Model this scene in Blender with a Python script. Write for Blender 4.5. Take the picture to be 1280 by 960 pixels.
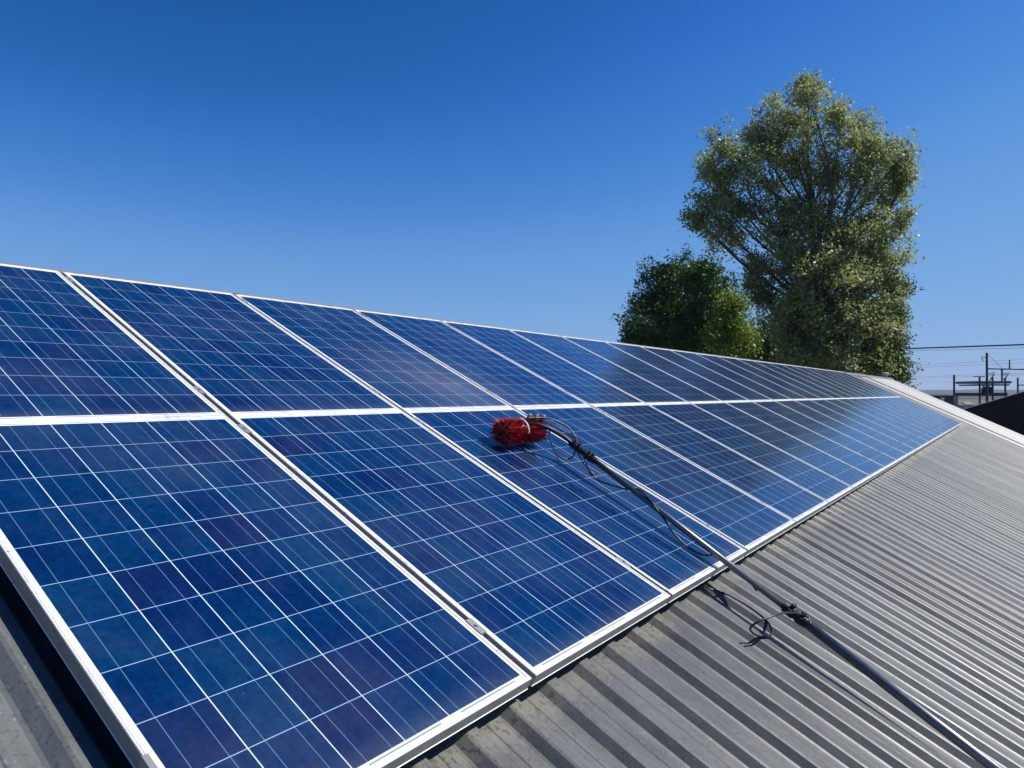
import bpy, math, random
import numpy as np
from mathutils import Vector, Matrix

random.seed(7)
rng = np.random.default_rng(11)
sc = bpy.context.scene
for o in list(bpy.data.objects):
    bpy.data.objects.remove(o)

# ------------------------------------------------------------------ camera, sky, sun, exposure
TH = 0.4571609                      # roof pitch (rad)
CAM = Vector((1.12675, -1.73976, 0.80750))
YAW = 0.6057012
PITCH = math.atan(12.246 / 901.94)
cam_d = bpy.data.cameras.new('camera')
cam = bpy.data.objects.new('camera', cam_d)
sc.collection.objects.link(cam)
cam.location = CAM
cam.rotation_euler = (math.pi / 2 + PITCH, 0, YAW)
cam_d.sensor_width = 36
cam_d.lens = 901.94 / 1280 * 36
cam_d.clip_start = 0.05
cam_d.clip_end = 20000
sc.camera = cam

SUN_EL, SUN_AZ = math.radians(46.0), math.radians(50.0)
world = bpy.data.worlds.new('World')
sc.world = world
world.use_nodes = True
wn = world.node_tree
sky = wn.nodes.new('ShaderNodeTexSky')
sky.sky_type = 'NISHITA'
sky.sun_disc = False
sky.sun_elevation = SUN_EL
sky.sun_rotation = SUN_AZ
sky.altitude = 300
sky.air_density = 1.0
sky.dust_density = 0.0
sky.ozone_density = 6.0
bg = wn.nodes['Background']
bg.inputs['Strength'].default_value = 0.09
# grade the sky like the photograph's saturated blue: a tone curve per channel
EXPO = 0.30
_pre = wn.nodes.new('ShaderNodeVectorMath'); _pre.operation = 'SCALE'
_pre.inputs['Scale'].default_value = 0.09 / 3
_cur = wn.nodes.new('ShaderNodeRGBCurve')
_pts = {0: [(0.070, 0.006), (0.105, 0.036), (0.184, 0.140), (0.366, 0.238), (0.68, 0.345), (1.0, 0.44)],
        1: [(0.140, 0.092), (0.231, 0.222), (0.328, 0.338), (0.565, 0.440), (0.70, 0.470), (1.0, 0.58)],
        2: [(0.300, 0.370), (0.423, 0.610), (0.540, 0.710), (0.723, 0.765), (1.0, 0.80)]}
for _c, _pp in _pts.items():
    _cv = _cur.mapping.curves[_c]
    for _x, _y in _pp:
        _cv.points.new(_x / 3, _y / 1.2)
_cur.mapping.update()
_post = wn.nodes.new('ShaderNodeVectorMath'); _post.operation = 'SCALE'
_post.inputs['Scale'].default_value = 1.2 / 0.09 / 2 ** EXPO
wn.links.new(sky.outputs['Color'], _pre.inputs[0])
wn.links.new(_pre.outputs[0], _cur.inputs['Color'])
wn.links.new(_cur.outputs[0], _post.inputs[0])
wn.links.new(_post.outputs[0], bg.inputs['Color'])

sun_d = bpy.data.lights.new('sun', 'SUN')
sun = bpy.data.objects.new('sun', sun_d)
sc.collection.objects.link(sun)
sun_d.energy = 5.0
sun_d.angle = math.radians(0.53)
sun_d.color = (1.0, 0.955, 0.88)
S = Vector((math.cos(SUN_EL) * math.sin(SUN_AZ), math.cos(SUN_EL) * math.cos(SUN_AZ), math.sin(SUN_EL)))
sun.rotation_euler = S.to_track_quat('Z', 'Y').to_euler()
sun.location = S * 60

sc.render.engine = 'CYCLES'
sc.view_settings.view_transform = 'Standard'
sc.view_settings.look = 'None'
sc.view_settings.exposure = EXPO
sc.view_settings.gamma = 1
sc.cycles.max_bounces = 8

# ------------------------------------------------------------------ frames and helpers
U = Vector((0, 1, 0))
V = Vector((-math.cos(TH), 0, math.sin(TH)))
N = Vector((math.sin(TH), 0, math.cos(TH)))
SLOPE = Matrix(((U.x, V.x, N.x), (U.y, V.y, N.y), (U.z, V.z, N.z)))
GROUND = -4.4


def uvn(u, s, h):
    return U * u + V * s + N * h


_fw = Vector((-math.sin(YAW) * math.cos(PITCH), math.cos(YAW) * math.cos(PITCH), math.sin(PITCH)))
_rt = Vector((math.cos(YAW), math.sin(YAW), 0))
_up = _rt.cross(_fw)


def at(px, py, dep):
    """surveyed place of something seen in the photograph, dep metres away"""
    return CAM + dep * (_fw + _rt * ((px - 640) / 901.94) + _up * ((480 - py) / 901.94))


class MB:
    def __init__(s):
        s.v, s.f = [], []

    def add(s, vs, fs):
        b = len(s.v)
        s.v += [tuple(p) for p in vs]
        s.f += [tuple(i + b for i in f) for f in fs]

    def box(s, a, b, M=None):
        (x0, y0, z0), (x1, y1, z1) = a, b
        p = [Vector(q) for q in ((x0, y0, z0), (x1, y0, z0), (x1, y1, z0), (x0, y1, z0), (x0, y0, z1), (x1, y0, z1), (x1, y1, z1), (x0, y1, z1))]
        if M is not None:
            p = [M @ q for q in p]
        s.add(p, [(0, 3, 2, 1), (4, 5, 6, 7), (0, 1, 5, 4), (1, 2, 6, 5), (2, 3, 7, 6), (3, 0, 4, 7)])

    def tube(s, pts, rad, n=8, caps=True):
        pts = [Vector(p) for p in pts]
        if not hasattr(rad, '__len__'):
            rad = [rad] * len(pts)
        t0 = (pts[1] - pts[0]).normalized()
        a = t0.orthogonal().normalized()
        rings = []
        for i, p in enumerate(pts):
            t = (pts[min(i + 1, len(pts) - 1)] - pts[max(i - 1, 0)])
            t = t.normalized() if t.length > 1e-9 else t0
            a = (a - t * a.dot(t))
            a = a.normalized() if a.length > 1e-6 else t.orthogonal().normalized()
            b = t.cross(a)
            rings.append([p + (a * math.cos(2 * math.pi * k / n) + b * math.sin(2 * math.pi * k / n)) * rad[i] for k in range(n)])
        vs = [q for r in rings for q in r]
        fs = []
        for i in range(len(pts) - 1):
            for k in range(n):
                k2 = (k + 1) % n
                fs.append((i * n + k, i * n + k2, (i + 1) * n + k2, (i + 1) * n + k))
        if caps:
            fs.append(tuple(range(n - 1, -1, -1)))
            fs.append(tuple((len(pts) - 1) * n + k for k in range(n)))
        s.add(vs, fs)

    def build(s, name, mat, parent=None, smooth=False, bevel=0):
        me = bpy.data.meshes.new(name)
        me.from_pydata([tuple(p) for p in s.v], [], s.f)
        me.update()
        if smooth:
            for p in me.polygons:
                p.use_smooth = True
        o = bpy.data.objects.new(name, me)
        sc.collection.objects.link(o)
        me.materials.append(mat)
        if parent is not None:
            o.parent = parent
        if bevel:
            m = o.modifiers.new('bevel', 'BEVEL')
            m.width = bevel
            m.segments = 2
            m.limit_method = 'ANGLE'
        return o


def spline(pts, k=8):
    P = [Vector(p) for p in pts]
    P = [P[0] * 2 - P[1]] + P + [P[-1] * 2 - P[-2]]
    out = []
    for i in range(1, len(P) - 2):
        for j in range(k):
            t = j / k
            a, b, c, d = P[i - 1], P[i], P[i + 1], P[i + 2]
            out.append(0.5 * ((2 * b) + (c - a) * t + (2 * a - 5 * b + 4 * c - d) * t * t + (3 * b - a - 3 * c + d) * t ** 3))
    out.append(P[-2])
    return out


def empty(name, loc, label, cat, group=None, M=None):
    o = bpy.data.objects.new(name, None)
    sc.collection.objects.link(o)
    o.empty_display_size = 0.2
    if M is not None:
        o.matrix_world = Matrix.Translation(loc) @ M.to_4x4()
    else:
        o.location = loc
    tag(o, label, cat, group)
    return o


def tag(o, label, cat, group=None):
    o['label'] = label
    o['category'] = cat
    if group:
        o['group'] = group
    return o


# ------------------------------------------------------------------ materials
def new_mat(name):
    m = bpy.data.materials.new(name)
    m.use_nodes = True
    nt = m.node_tree
    return m, nt, nt.nodes['Principled BSDF']


def simple(name, col, rough=0.6, metal=0.0, ior=1.45):
    m, nt, b = new_mat(name)
    b.inputs['Base Color'].default_value = (*col, 1)
    b.inputs['Roughness'].default_value = rough
    b.inputs['Metallic'].default_value = metal
    b.inputs['IOR'].default_value = ior
    return m


class NG:
    """small node graph helper"""
    def __init__(s, nt):
        s.nt = nt

    def n(s, t, **kw):
        x = s.nt.nodes.new(t)
        for k, v in kw.items():
            setattr(x, k, v)
        return x

    def sock(s, node_in, v):
        if isinstance(v, bpy.types.NodeSocket):
            s.nt.links.new(v, node_in)
        elif isinstance(v, (tuple, list)) and len(v) == 3 and node_in.type == 'RGBA':
            node_in.default_value = (*v, 1)
        else:
            node_in.default_value = v

    def m(s, op, a, b=None, c=None, clamp=False):
        x = s.n('ShaderNodeMath', operation=op, use_clamp=clamp)
        s.sock(x.inputs[0], a)
        if b is not None:
            s.sock(x.inputs[1], b)
        if c is not None:
            s.sock(x.inputs[2], c)
        return x.outputs[0]

    def mix(s, f, a, b, blend='MIX'):
        x = s.n('ShaderNodeMix', data_type='RGBA', blend_type=blend)
        s.sock(x.inputs[0], f)
        s.sock(x.inputs[6], a)
        s.sock(x.inputs[7], b)
        return x.outputs[2]

    def noise(s, vec, scale, detail=4, rough=0.55, out='Fac'):
        x = s.n('ShaderNodeTexNoise')
        s.sock(x.inputs['Vector'], vec)
        x.inputs['Scale'].default_value = scale
        x.inputs['Detail'].default_value = detail
        x.inputs['Roughness'].default_value = rough
        return x.outputs[out]

    def ramp(s, f, stops):
        x = s.n('ShaderNodeValToRGB')
        e = x.color_ramp.elements
        while len(e) < len(stops):
            e.new(0.5)
        for i, (p, c) in enumerate(stops):
            e[i].position = p
            e[i].color = (*c, 1) if hasattr(c, '__len__') else (c, c, c, 1)
        s.sock(x.inputs[0], f)
        return x.outputs[0]

    def scale(s, vec, sc3):
        x = s.n('ShaderNodeMapping')
        s.sock(x.inputs['Vector'], vec)
        x.inputs['Scale'].default_value = sc3
        return x.outputs[0]


PW, PL = 0.992, 1.634          # panel size
PU, PV = 1.012, 1.6372         # pitch of the panels along the roof and up it
CP = 0.158                     # cell pitch
MX, MY = (PW - 6 * CP) / 2, (PL - 10 * CP) / 2


def mat_cells():
    m, nt, b = new_mat('polycrystalline_cells')
    g = NG(nt)
    tc = g.n('ShaderNodeTexCoord')
    oi = g.n('ShaderNodeObjectInfo')
    sep = g.n('ShaderNodeSeparateXYZ')
    nt.links.new(tc.outputs['Object'], sep.inputs[0])
    x, y = sep.outputs[0], sep.outputs[1]
    cx = g.m('DIVIDE', g.m('SUBTRACT', x, MX), CP)
    cy = g.m('DIVIDE', g.m('SUBTRACT', y, MY), CP)
    ix, iy = g.m('FLOOR', cx), g.m('FLOOR', cy)
    fx, fy = g.m('FRACT', cx), g.m('FRACT', cy)
    inside = g.m('MULTIPLY', g.m('MULTIPLY', g.m('GREATER_THAN', cx, 0), g.m('LESS_THAN', cx, 6)),
                 g.m('MULTIPLY', g.m('GREATER_THAN', cy, 0), g.m('LESS_THAN', cy, 10)))
    dx = g.m('MINIMUM', fx, g.m('SUBTRACT', 1, fx))
    dy = g.m('MINIMUM', fy, g.m('SUBTRACT', 1, fy))
    gap = g.m('LESS_THAN', dx, 0.0082)
    gap2 = g.m('LESS_THAN', dy, 0.0064)
    bus = g.m('LESS_THAN', g.m('ABSOLUTE', g.m('SUBTRACT', g.m('ABSOLUTE', g.m('SUBTRACT', fx, 0.5)), 0.24)), 0.0044)
    # cell id hash
    cmb = g.n('ShaderNodeCombineXYZ')
    g.sock(cmb.inputs[0], g.m('ADD', ix, g.m('MULTIPLY', oi.outputs['Random'], 517.0)))
    g.sock(cmb.inputs[1], iy)
    wnz = g.n('ShaderNodeTexWhiteNoise', noise_dimensions='2D')
    nt.links.new(cmb.outputs[0], wnz.inputs['Vector'])
    hsep = g.n('ShaderNodeSeparateColor')
    nt.links.new(wnz.outputs['Color'], hsep.inputs[0])
    # cluster drift across the panel + crystal grain
    off = g.n('ShaderNodeVectorMath', operation='ADD')
    nt.links.new(tc.outputs['Object'], off.inputs[0])
    cm2 = g.n('ShaderNodeCombineXYZ')
    g.sock(cm2.inputs[2], g.m('MULTIPLY', oi.outputs['Random'], 91.0))
    nt.links.new(cm2.outputs[0], off.inputs[1])
    vec = off.outputs[0]
    drift = g.noise(vec, 3.2, 3)
    vor = g.n('ShaderNodeTexVoronoi', feature='F1')
    nt.links.new(vec, vor.inputs['Vector'])
    vor.inputs['Scale'].default_value = 75
    vs = g.n('ShaderNodeSeparateColor')
    nt.links.new(vor.outputs['Color'], vs.inputs[0])
    fac = g.m('ADD', g.m('MULTIPLY', hsep.outputs[0], 0.42), g.m('MULTIPLY', drift, 0.95))
    fac = g.m('ADD', fac, g.m('MULTIPLY', vs.outputs[0], 0.12))
    col = g.ramp(g.m('SUBTRACT', fac, 0.2), [(0.14, (0.0020, 0.0098, 0.058)), (0.36, (0.0010, 0.0155, 0.076)), (0.60, (0.0010, 0.0230, 0.088)), (0.92, (0.0028, 0.0340, 0.095))])
    pur = g.m('MULTIPLY', g.m('GREATER_THAN', hsep.outputs[1], 0.91), g.m('MULTIPLY', hsep.outputs[2], 0.5))
    col = g.mix(pur, col, (0.0075, 0.0080, 0.056))
    gr = g.m('ADD', 0.83, g.m('MULTIPLY', vs.outputs[1], 0.34))
    gcol = g.n('ShaderNodeCombineColor')
    for i in range(3):
        g.sock(gcol.inputs[i], gr)
    col = g.mix(1.0, col, gcol.outputs[0], 'MULTIPLY')
    # wires, gaps, white backsheet, ribbons at the panel ends
    col = g.mix(bus, col, (0.13, 0.20, 0.36))
    col = g.mix(gap2, col, (0.30, 0.43, 0.62))
    col = g.mix(gap, col, (0.56, 0.68, 0.80))
    rib_lo = g.m('MULTIPLY', g.m('GREATER_THAN', y, MY - 0.0095), g.m('LESS_THAN', y, MY - 0.0050))
    rib_hi = g.m('MULTIPLY', g.m('GREATER_THAN', y, PL - MY + 0.0050), g.m('LESS_THAN', y, PL - MY + 0.0095))
    pair = g.m('ABSOLUTE', g.m('SUBTRACT', g.m('FRACT', g.m('MULTIPLY', cx, 0.5)), 0.5))
    pm = g.m('LESS_THAN', pair, 0.38)
    ribb = g.m('MULTIPLY', g.m('MAXIMUM', rib_lo, rib_hi), pm)
    edge = g.mix(ribb, (0.74, 0.76, 0.77), (0.24, 0.27, 0.31))
    col = g.mix(inside, edge, col)
    # dried spray and dust film
    dust = g.noise(vec, 2.1, 6, 0.65)
    streak = g.noise(g.scale(vec, (14, 1.1, 1)), 3.0, 3)
    dm = g.m('MULTIPLY', g.m('SUBTRACT', dust, 0.42, clamp=True), g.m('ADD', 0.25, streak))
    # a film of spray mist around the place that is just being washed
    geo = g.n('ShaderNodeNewGeometry')
    dist = g.n('ShaderNodeVectorMath', operation='DISTANCE')
    nt.links.new(geo.outputs['Position'], dist.inputs[0])
    dist.inputs[1].default_value = uvn(1.75, 1.95, 0)
    mist = g.m('SUBTRACT', 1, g.m('DIVIDE', dist.outputs['Value'], 0.95), clamp=True)
    mist = g.m('MULTIPLY', g.m('MULTIPLY', mist, mist), g.m('GREATER_THAN', g.noise(vec, 0.01, 0), -1))
    upper = g.n('ShaderNodeSeparateXYZ')
    nt.links.new(geo.outputs['Position'], upper.inputs[0])
    mist = g.m('MULTIPLY', mist, g.m('GREATER_THAN', upper.outputs[2], 1.6372 * math.sin(TH)))
    mist = g.m('MULTIPLY', mist, g.m('ADD', 0.5, g.noise(vec, 9, 4)))
    dm = g.m('ADD', g.m('MULTIPLY', dm, 0.20), g.m('MULTIPLY', mist, 0.22), clamp=True)
    col = g.mix(dm, col, (0.36, 0.38, 0.40))
    low = g.m('SUBTRACT', 1, g.m('DIVIDE', g.m('SUBTRACT', y, 0.012), 0.10), clamp=True)
    low = g.m('MULTIPLY', g.m('MULTIPLY', low, low), g.m('ADD', 0.15, g.noise(g.scale(vec, (1, 0.35, 1)), 22, 4, 0.65)))
    col = g.mix(g.m('MULTIPLY', low, 0.22), col, (0.28, 0.29, 0.28))
    specks = g.m('GREATER_THAN', g.noise(vec, 120, 1), 0.80)
    col = g.mix(g.m('MULTIPLY', specks, 0.25), col, (0.3, 0.3, 0.28))
    nt.links.new(col, b.inputs['Base Color'])
    b.inputs['IOR'].default_value = 1.42
    g.sock(b.inputs['Roughness'], g.m('ADD', 0.10, g.m('MULTIPLY', dust, 0.10)))
    return m


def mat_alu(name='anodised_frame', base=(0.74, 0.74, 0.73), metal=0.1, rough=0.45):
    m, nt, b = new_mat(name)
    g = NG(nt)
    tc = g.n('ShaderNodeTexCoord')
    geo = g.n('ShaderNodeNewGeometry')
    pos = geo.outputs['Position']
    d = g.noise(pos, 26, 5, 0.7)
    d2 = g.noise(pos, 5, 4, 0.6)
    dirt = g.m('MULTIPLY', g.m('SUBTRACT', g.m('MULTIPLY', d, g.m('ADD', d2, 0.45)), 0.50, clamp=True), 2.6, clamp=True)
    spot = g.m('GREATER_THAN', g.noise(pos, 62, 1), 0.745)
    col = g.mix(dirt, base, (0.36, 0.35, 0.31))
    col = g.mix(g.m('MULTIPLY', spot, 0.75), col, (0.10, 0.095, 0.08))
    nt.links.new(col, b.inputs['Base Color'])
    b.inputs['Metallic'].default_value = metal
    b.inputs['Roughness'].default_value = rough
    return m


def mat_roof(name, light, dark, crust=True, metal=0.35, rough=0.55):
    m, nt, b = new_mat(name)
    g = NG(nt)
    tc = g.n('ShaderNodeTexCoord')
    p = tc.outputs['Object']            # x along the ridge, y up the slope
    sep = g.n('ShaderNodeSeparateXYZ')
    nt.links.new(p, sep.inputs[0])
    long1 = g.noise(g.scale(p, (9, 0.7, 6)), 1.6, 5, 0.6)
    blot = g.noise(p, 2.4, 6, 0.62)
    fine = g.noise(p, 105, 3, 0.7)
    span = g.noise(g.scale(p, (1, 0.55, 1)), 30, 4, 0.65)
    f = g.m('ADD', g.m('ADD', g.m('MULTIPLY', long1, 0.42), g.m('MULTIPLY', blot, 0.38)), g.m('MULTIPLY', span, 0.24))
    col = g.ramp(f, [(0.38, dark), (0.66, light)])
    spk = g.m('GREATER_THAN', fine, 0.60)
    pan = g.m('LESS_THAN', sep.outputs[2], -0.085)
    patch = g.m('GREATER_THAN', g.noise(p, 1.3, 2), 0.44)
    col = g.mix(g.m('MULTIPLY', g.m('MULTIPLY', spk, patch), 0.55), col, (0.045, 0.05, 0.052))
    spk2 = g.m('GREATER_THAN', g.noise(p, 63, 3, 0.7), 0.655)
    col = g.mix(g.m('MULTIPLY', spk2, 0.5), col, (0.30, 0.31, 0.30))
    # each sheet weathered differently
    wz = g.n('ShaderNodeTexWhiteNoise', noise_dimensions='1D')
    g.sock(wz.inputs['W'], g.m('FLOOR', g.m('DIVIDE', g.m('ADD', sep.outputs[0], 0.145), 0.8)))
    tone = g.m('ADD', 0.86, g.m('MULTIPLY', wz.outputs['Value'], 0.28))
    tcol = g.n('ShaderNodeCombineColor')
    for i in range(3):
        g.sock(tcol.inputs[i], tone)
    col = g.mix(1.0, col, tcol.outputs[0], 'MULTIPLY')
    if crust:
        # pale lichen and washed-off dirt just below the panels' drip edge
        y = sep.outputs[1]
        band = g.m('SUBTRACT', 1, g.m('DIVIDE', g.m('ABSOLUTE', g.m('ADD', y, 0.02)), 0.16), clamp=True)
        cr = g.m('MULTIPLY', band, g.m('ADD', 0.2, g.noise(p, 34, 5, 0.72)))
        cr = g.m('MULTIPLY', g.m('SUBTRACT', cr, 0.30, clamp=True), 3.2, clamp=True)
        col = g.mix(g.m('MULTIPLY', cr, g.m('MULTIPLY', g.m('SUBTRACT', g.noise(p, 1.9, 2), 0.38, clamp=True), 5.0, clamp=True)), col, (0.245, 0.245, 0.212))
        cr2 = g.m('MULTIPLY', band, g.m('GREATER_THAN', g.noise(p, 48, 4, 0.7), 0.57))
        col = g.mix(g.m('MULTIPLY', cr2, 0.8), col, (0.085, 0.078, 0.062))
    rg = g.m('ADD', rough - 0.12, g.m('MULTIPLY', blot, 0.3))
    if crust:
        # the sheets below the panels being washed are wet
        wet = g.m('DIVIDE', g.m('SUBTRACT', g.m('ADD', 5.2, g.m('MULTIPLY', long1, 1.6)), sep.outputs[0]), 4.2, clamp=True)
        wet = g.m('MULTIPLY', wet, g.m('DIVIDE', g.m('ADD', sep.outputs[0], 1.06), 0.12, clamp=True))
        k = g.m('SUBTRACT', 1, g.m('MULTIPLY', wet, 0.40))
        kc = g.n('ShaderNodeCombineColor')
        for i in range(3):
            g.sock(kc.inputs[i], k)
        col = g.mix(1.0, col, kc.outputs[0], 'MULTIPLY')
        rg = g.m('SUBTRACT', rg, g.m('MULTIPLY', wet, 0.10))
    nt.links.new(col, b.inputs['Base Color'])
    b.inputs['Metallic'].default_value = metal
    g.sock(b.inputs['Roughness'], rg)
    bp = g.n('ShaderNodeBump')
    bp.inputs['Strength'].default_value = 0.25
    bp.inputs['Distance'].default_value = 0.004
    nt.links.new(span, bp.inputs['Height'])
    nt.links.new(bp.outputs[0], b.inputs['Normal'])
    return m


def mat_noise(name, c1, c2, scale, rough=0.8, detail=5, metal=0.0):
    m, nt, b = new_mat(name)
    g = NG(nt)
    tc = g.n('ShaderNodeTexCoord')
    f = g.noise(tc.outputs['Object'], scale, detail, 0.6)
    nt.links.new(g.ramp(f, [(0.35, c1), (0.65, c2)]), b.inputs['Base Color'])
    b.inputs['Roughness'].default_value = rough
    b.inputs['Metallic'].default_value = metal
    return m


def mat_leaf(name, stops, rough=0.45, trans=0.25):
    m, nt, b = new_mat(name)
    g = NG(nt)
    geo = g.n('ShaderNodeNewGeometry')
    tc = g.n('ShaderNodeTexCoord')
    f = g.m('ADD', g.m('MULTIPLY', geo.outputs['Random Per Island'], 0.6), g.m('MULTIPLY', g.noise(tc.outputs['Object'], 0.35, 3), 0.5))
    col = g.ramp(f, stops)
    nt.links.new(col, b.inputs['Base Color'])
    b.inputs['Roughness'].default_value = rough
    tr = g.n('ShaderNodeBsdfTranslucent')
    nt.links.new(col, tr.inputs['Color'])
    mx = g.n('ShaderNodeMixShader')
    mx.inputs[0].default_value = trans
    nt.links.new(b.outputs[0], mx.inputs[1])
    nt.links.new(tr.outputs[0], mx.inputs[2])
    nt.links.new(mx.outputs[0], nt.nodes['Material Output'].inputs['Surface'])
    return m


M_cells = mat_cells()
M_frame = mat_alu()
M_frame_side = mat_alu('shade_toned_frame_side', (0.26, 0.26, 0.258), 0.3, 0.5)  # frame aluminium toned darker, putting shade into the side walls and panel gaps
M_rail = mat_alu('mill_aluminium', (0.33, 0.33, 0.325), 0.5, 0.42)
M_roof = mat_roof('weathered_zinc_sheet', (0.188, 0.201, 0.201), (0.092, 0.099, 0.100), True, 0.2)
M_white_roof = mat_roof('cream_painted_sheet', (0.43, 0.42, 0.385), (0.36, 0.35, 0.315), False, 0.0, 0.5)
M_pale_roof = mat_roof('pale_grey_sheet', (0.36, 0.36, 0.345), (0.27, 0.27, 0.26), False, 0.1, 0.5)
M_wall = mat_noise('cream_cladding', (0.5, 0.48, 0.42), (0.58, 0.56, 0.5), 3)
M_navyless = simple('joint_and_lap_shadow', (0.06, 0.06, 0.058), 0.6)
M_black = simple('black_rubber', (0.012, 0.012, 0.012), 0.45)
M_hose = simple('black_hose', (0.015, 0.015, 0.016), 0.35)
M_whiteplastic = simple('white_plastic', (0.75, 0.75, 0.72), 0.4)


def mat_pole(name, k):
    m, nt, b = new_mat(name)
    g = NG(nt)
    geo = g.n('ShaderNodeNewGeometry')
    p = geo.outputs['Position']
    f = g.noise(p, 40, 5, 0.7)
    nt.links.new(g.ramp(f, [(0.40, (0.022 * k, 0.0215 * k, 0.021 * k)), (0.75, (0.060 * k, 0.058 * k, 0.056 * k))]), b.inputs['Base Color'])
    g.sock(b.inputs['Roughness'], g.m('ADD', 0.33, g.m('MULTIPLY', f, 0.10)))
    b.inputs['IOR'].default_value = 2.5
    return m


M_pole = mat_pole('worn_grey_tube', 1.0)
M_pole_thin = mat_pole('worn_dark_tube', 0.6)


def mat_bristle():
    m, nt, b = new_mat('red_bristle')
    g = NG(nt)
    geo = g.n('ShaderNodeNewGeometry')
    nt.links.new(g.ramp(geo.outputs['Random Per Island'], [(0.0, (0.08, 0.002, 0.005)), (0.45, (0.34, 0.009, 0.018)), (0.8, (0.52, 0.018, 0.030)), (1.0, (0.70, 0.09, 0.09))]), b.inputs['Base Color'])
    b.inputs['Roughness'].default_value = 0.7
    return m


M_bristle = mat_bristle()
M_bark = mat_noise('grey_bark', (0.05, 0.043, 0.035), (0.11, 0.098, 0.08), 2.5, 0.9)
M_leaf_tall = mat_leaf('grey_green_leaf', [(0.10, (0.070, 0.100, 0.024)), (0.38, (0.21, 0.255, 0.070)), (0.68, (0.36, 0.39, 0.145)), (0.93, (0.52, 0.53, 0.31))], 0.50, 0.42)
M_leaf_dark = mat_leaf('dark_green_leaf', [(0.2, (0.022, 0.060, 0.008)), (0.6, (0.055, 0.125, 0.014)), (0.95, (0.15, 0.25, 0.038))], 0.5, 0.25)
M_leaf_yellow = mat_leaf('yellow_green_leaf', [(0.2, (0.07, 0.12, 0.012)), (0.6, (0.18, 0.25, 0.024)), (0.95, (0.32, 0.38, 0.05))], 0.5, 0.35)
M_leaf_ivy = mat_leaf('bright_green_leaf', [(0.2, (0.04, 0.08, 0.012)), (0.6, (0.10, 0.16, 0.022)), (0.95, (0.20, 0.26, 0.05))], 0.45, 0.25)

# ------------------------------------------------------------------ ground and hills
gb = MB()
gn = 64
gb.add([(0, 0, GROUND)] + [(r * math.cos(2 * math.pi * k / gn), r * math.sin(2 * math.pi * k / gn), GROUND)
        for r in (150, 6000) for k in range(gn)],
       [(0, 1 + k, 1 + (k + 1) % gn) for k in range(gn)] +
       [(1 + k, 1 + gn + k, 1 + gn + (k + 1) % gn, 1 + (k + 1) % gn) for k in range(gn)])
M_ground = mat_noise('dry_grass_ground', (0.055, 0.075, 0.03), (0.13, 0.125, 0.06), 0.06, 0.95, 8)
gr = gb.build('ground', M_ground)
gr['kind'] = 'structure'

M_hill = mat_noise('wooded_hillside', (0.018, 0.030, 0.020), (0.040, 0.052, 0.032), 0.02, 0.95, 8)


def ridge_strip(name, dist, a0, a1, hfun, depth, seed):
    r = np.random.default_rng(seed)
    mb = MB()
    n, k = 160, 10
    ph = r.uniform(0, 6.28, 8)
    vs = []
    for j in range(k + 1):
        t = j / k
        for i in range(n + 1):
            a = a0 + (a1 - a0) * i / n
            h = hfun(a)
            bump = sum(math.sin(a * w + ph[q]) / (q + 1.5) for q, w in enumerate((23, 47, 91, 160, 310, 520, 830, 1400)))
            z = GROUND - 1 + (h + 0.10 * h * bump) * math.sin(math.pi * min(t, .5)) if t <= 0.5 else GROUND - 1 + (h + 0.10 * h * bump) * math.cos(math.pi * (t - 0.5))
            d = dist + depth * (t - 0.5)
            vs.append((CAM.x - math.sin(a) * d, CAM.y + math.cos(a) * d, z))
    fs = [(j * (n + 1) + i, j * (n + 1) + i + 1, (j + 1) * (n + 1) + i + 1, (j + 1) * (n + 1) + i) for j in range(k) for i in range(n)]
    mb.add(vs, fs)
    o = mb.build(name, M_hill, None, True)
    o['kind'] = 'structure'
    return o


ridge_strip('hills', 2600, -1.2, 1.4, lambda a: 15 + 3 * math.sin(a * 9 + 1), 900, 3)
ridge_strip('hills', 900, -1.2, 1.4, lambda a: 4.6 + 1.2 * math.sin(a * 14), 320, 5)

# ------------------------------------------------------------------ the shed that carries the array
RIDGE_S = 3.50
EAVE_S = -4.2
U0, U_SPLIT, U_PALE, U1 = -7.245, 24.155, 25.955, 33.155
CREST, PAN = -0.081, -0.110
RP, R0 = 0.2, -0.040            # rib pitch and a crest position

shed = empty('shed', (0, (U0 + U1) / 2, GROUND), 'long low shed whose ribbed grey metal roof carries the rows of solar panels', 'shed')


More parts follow.
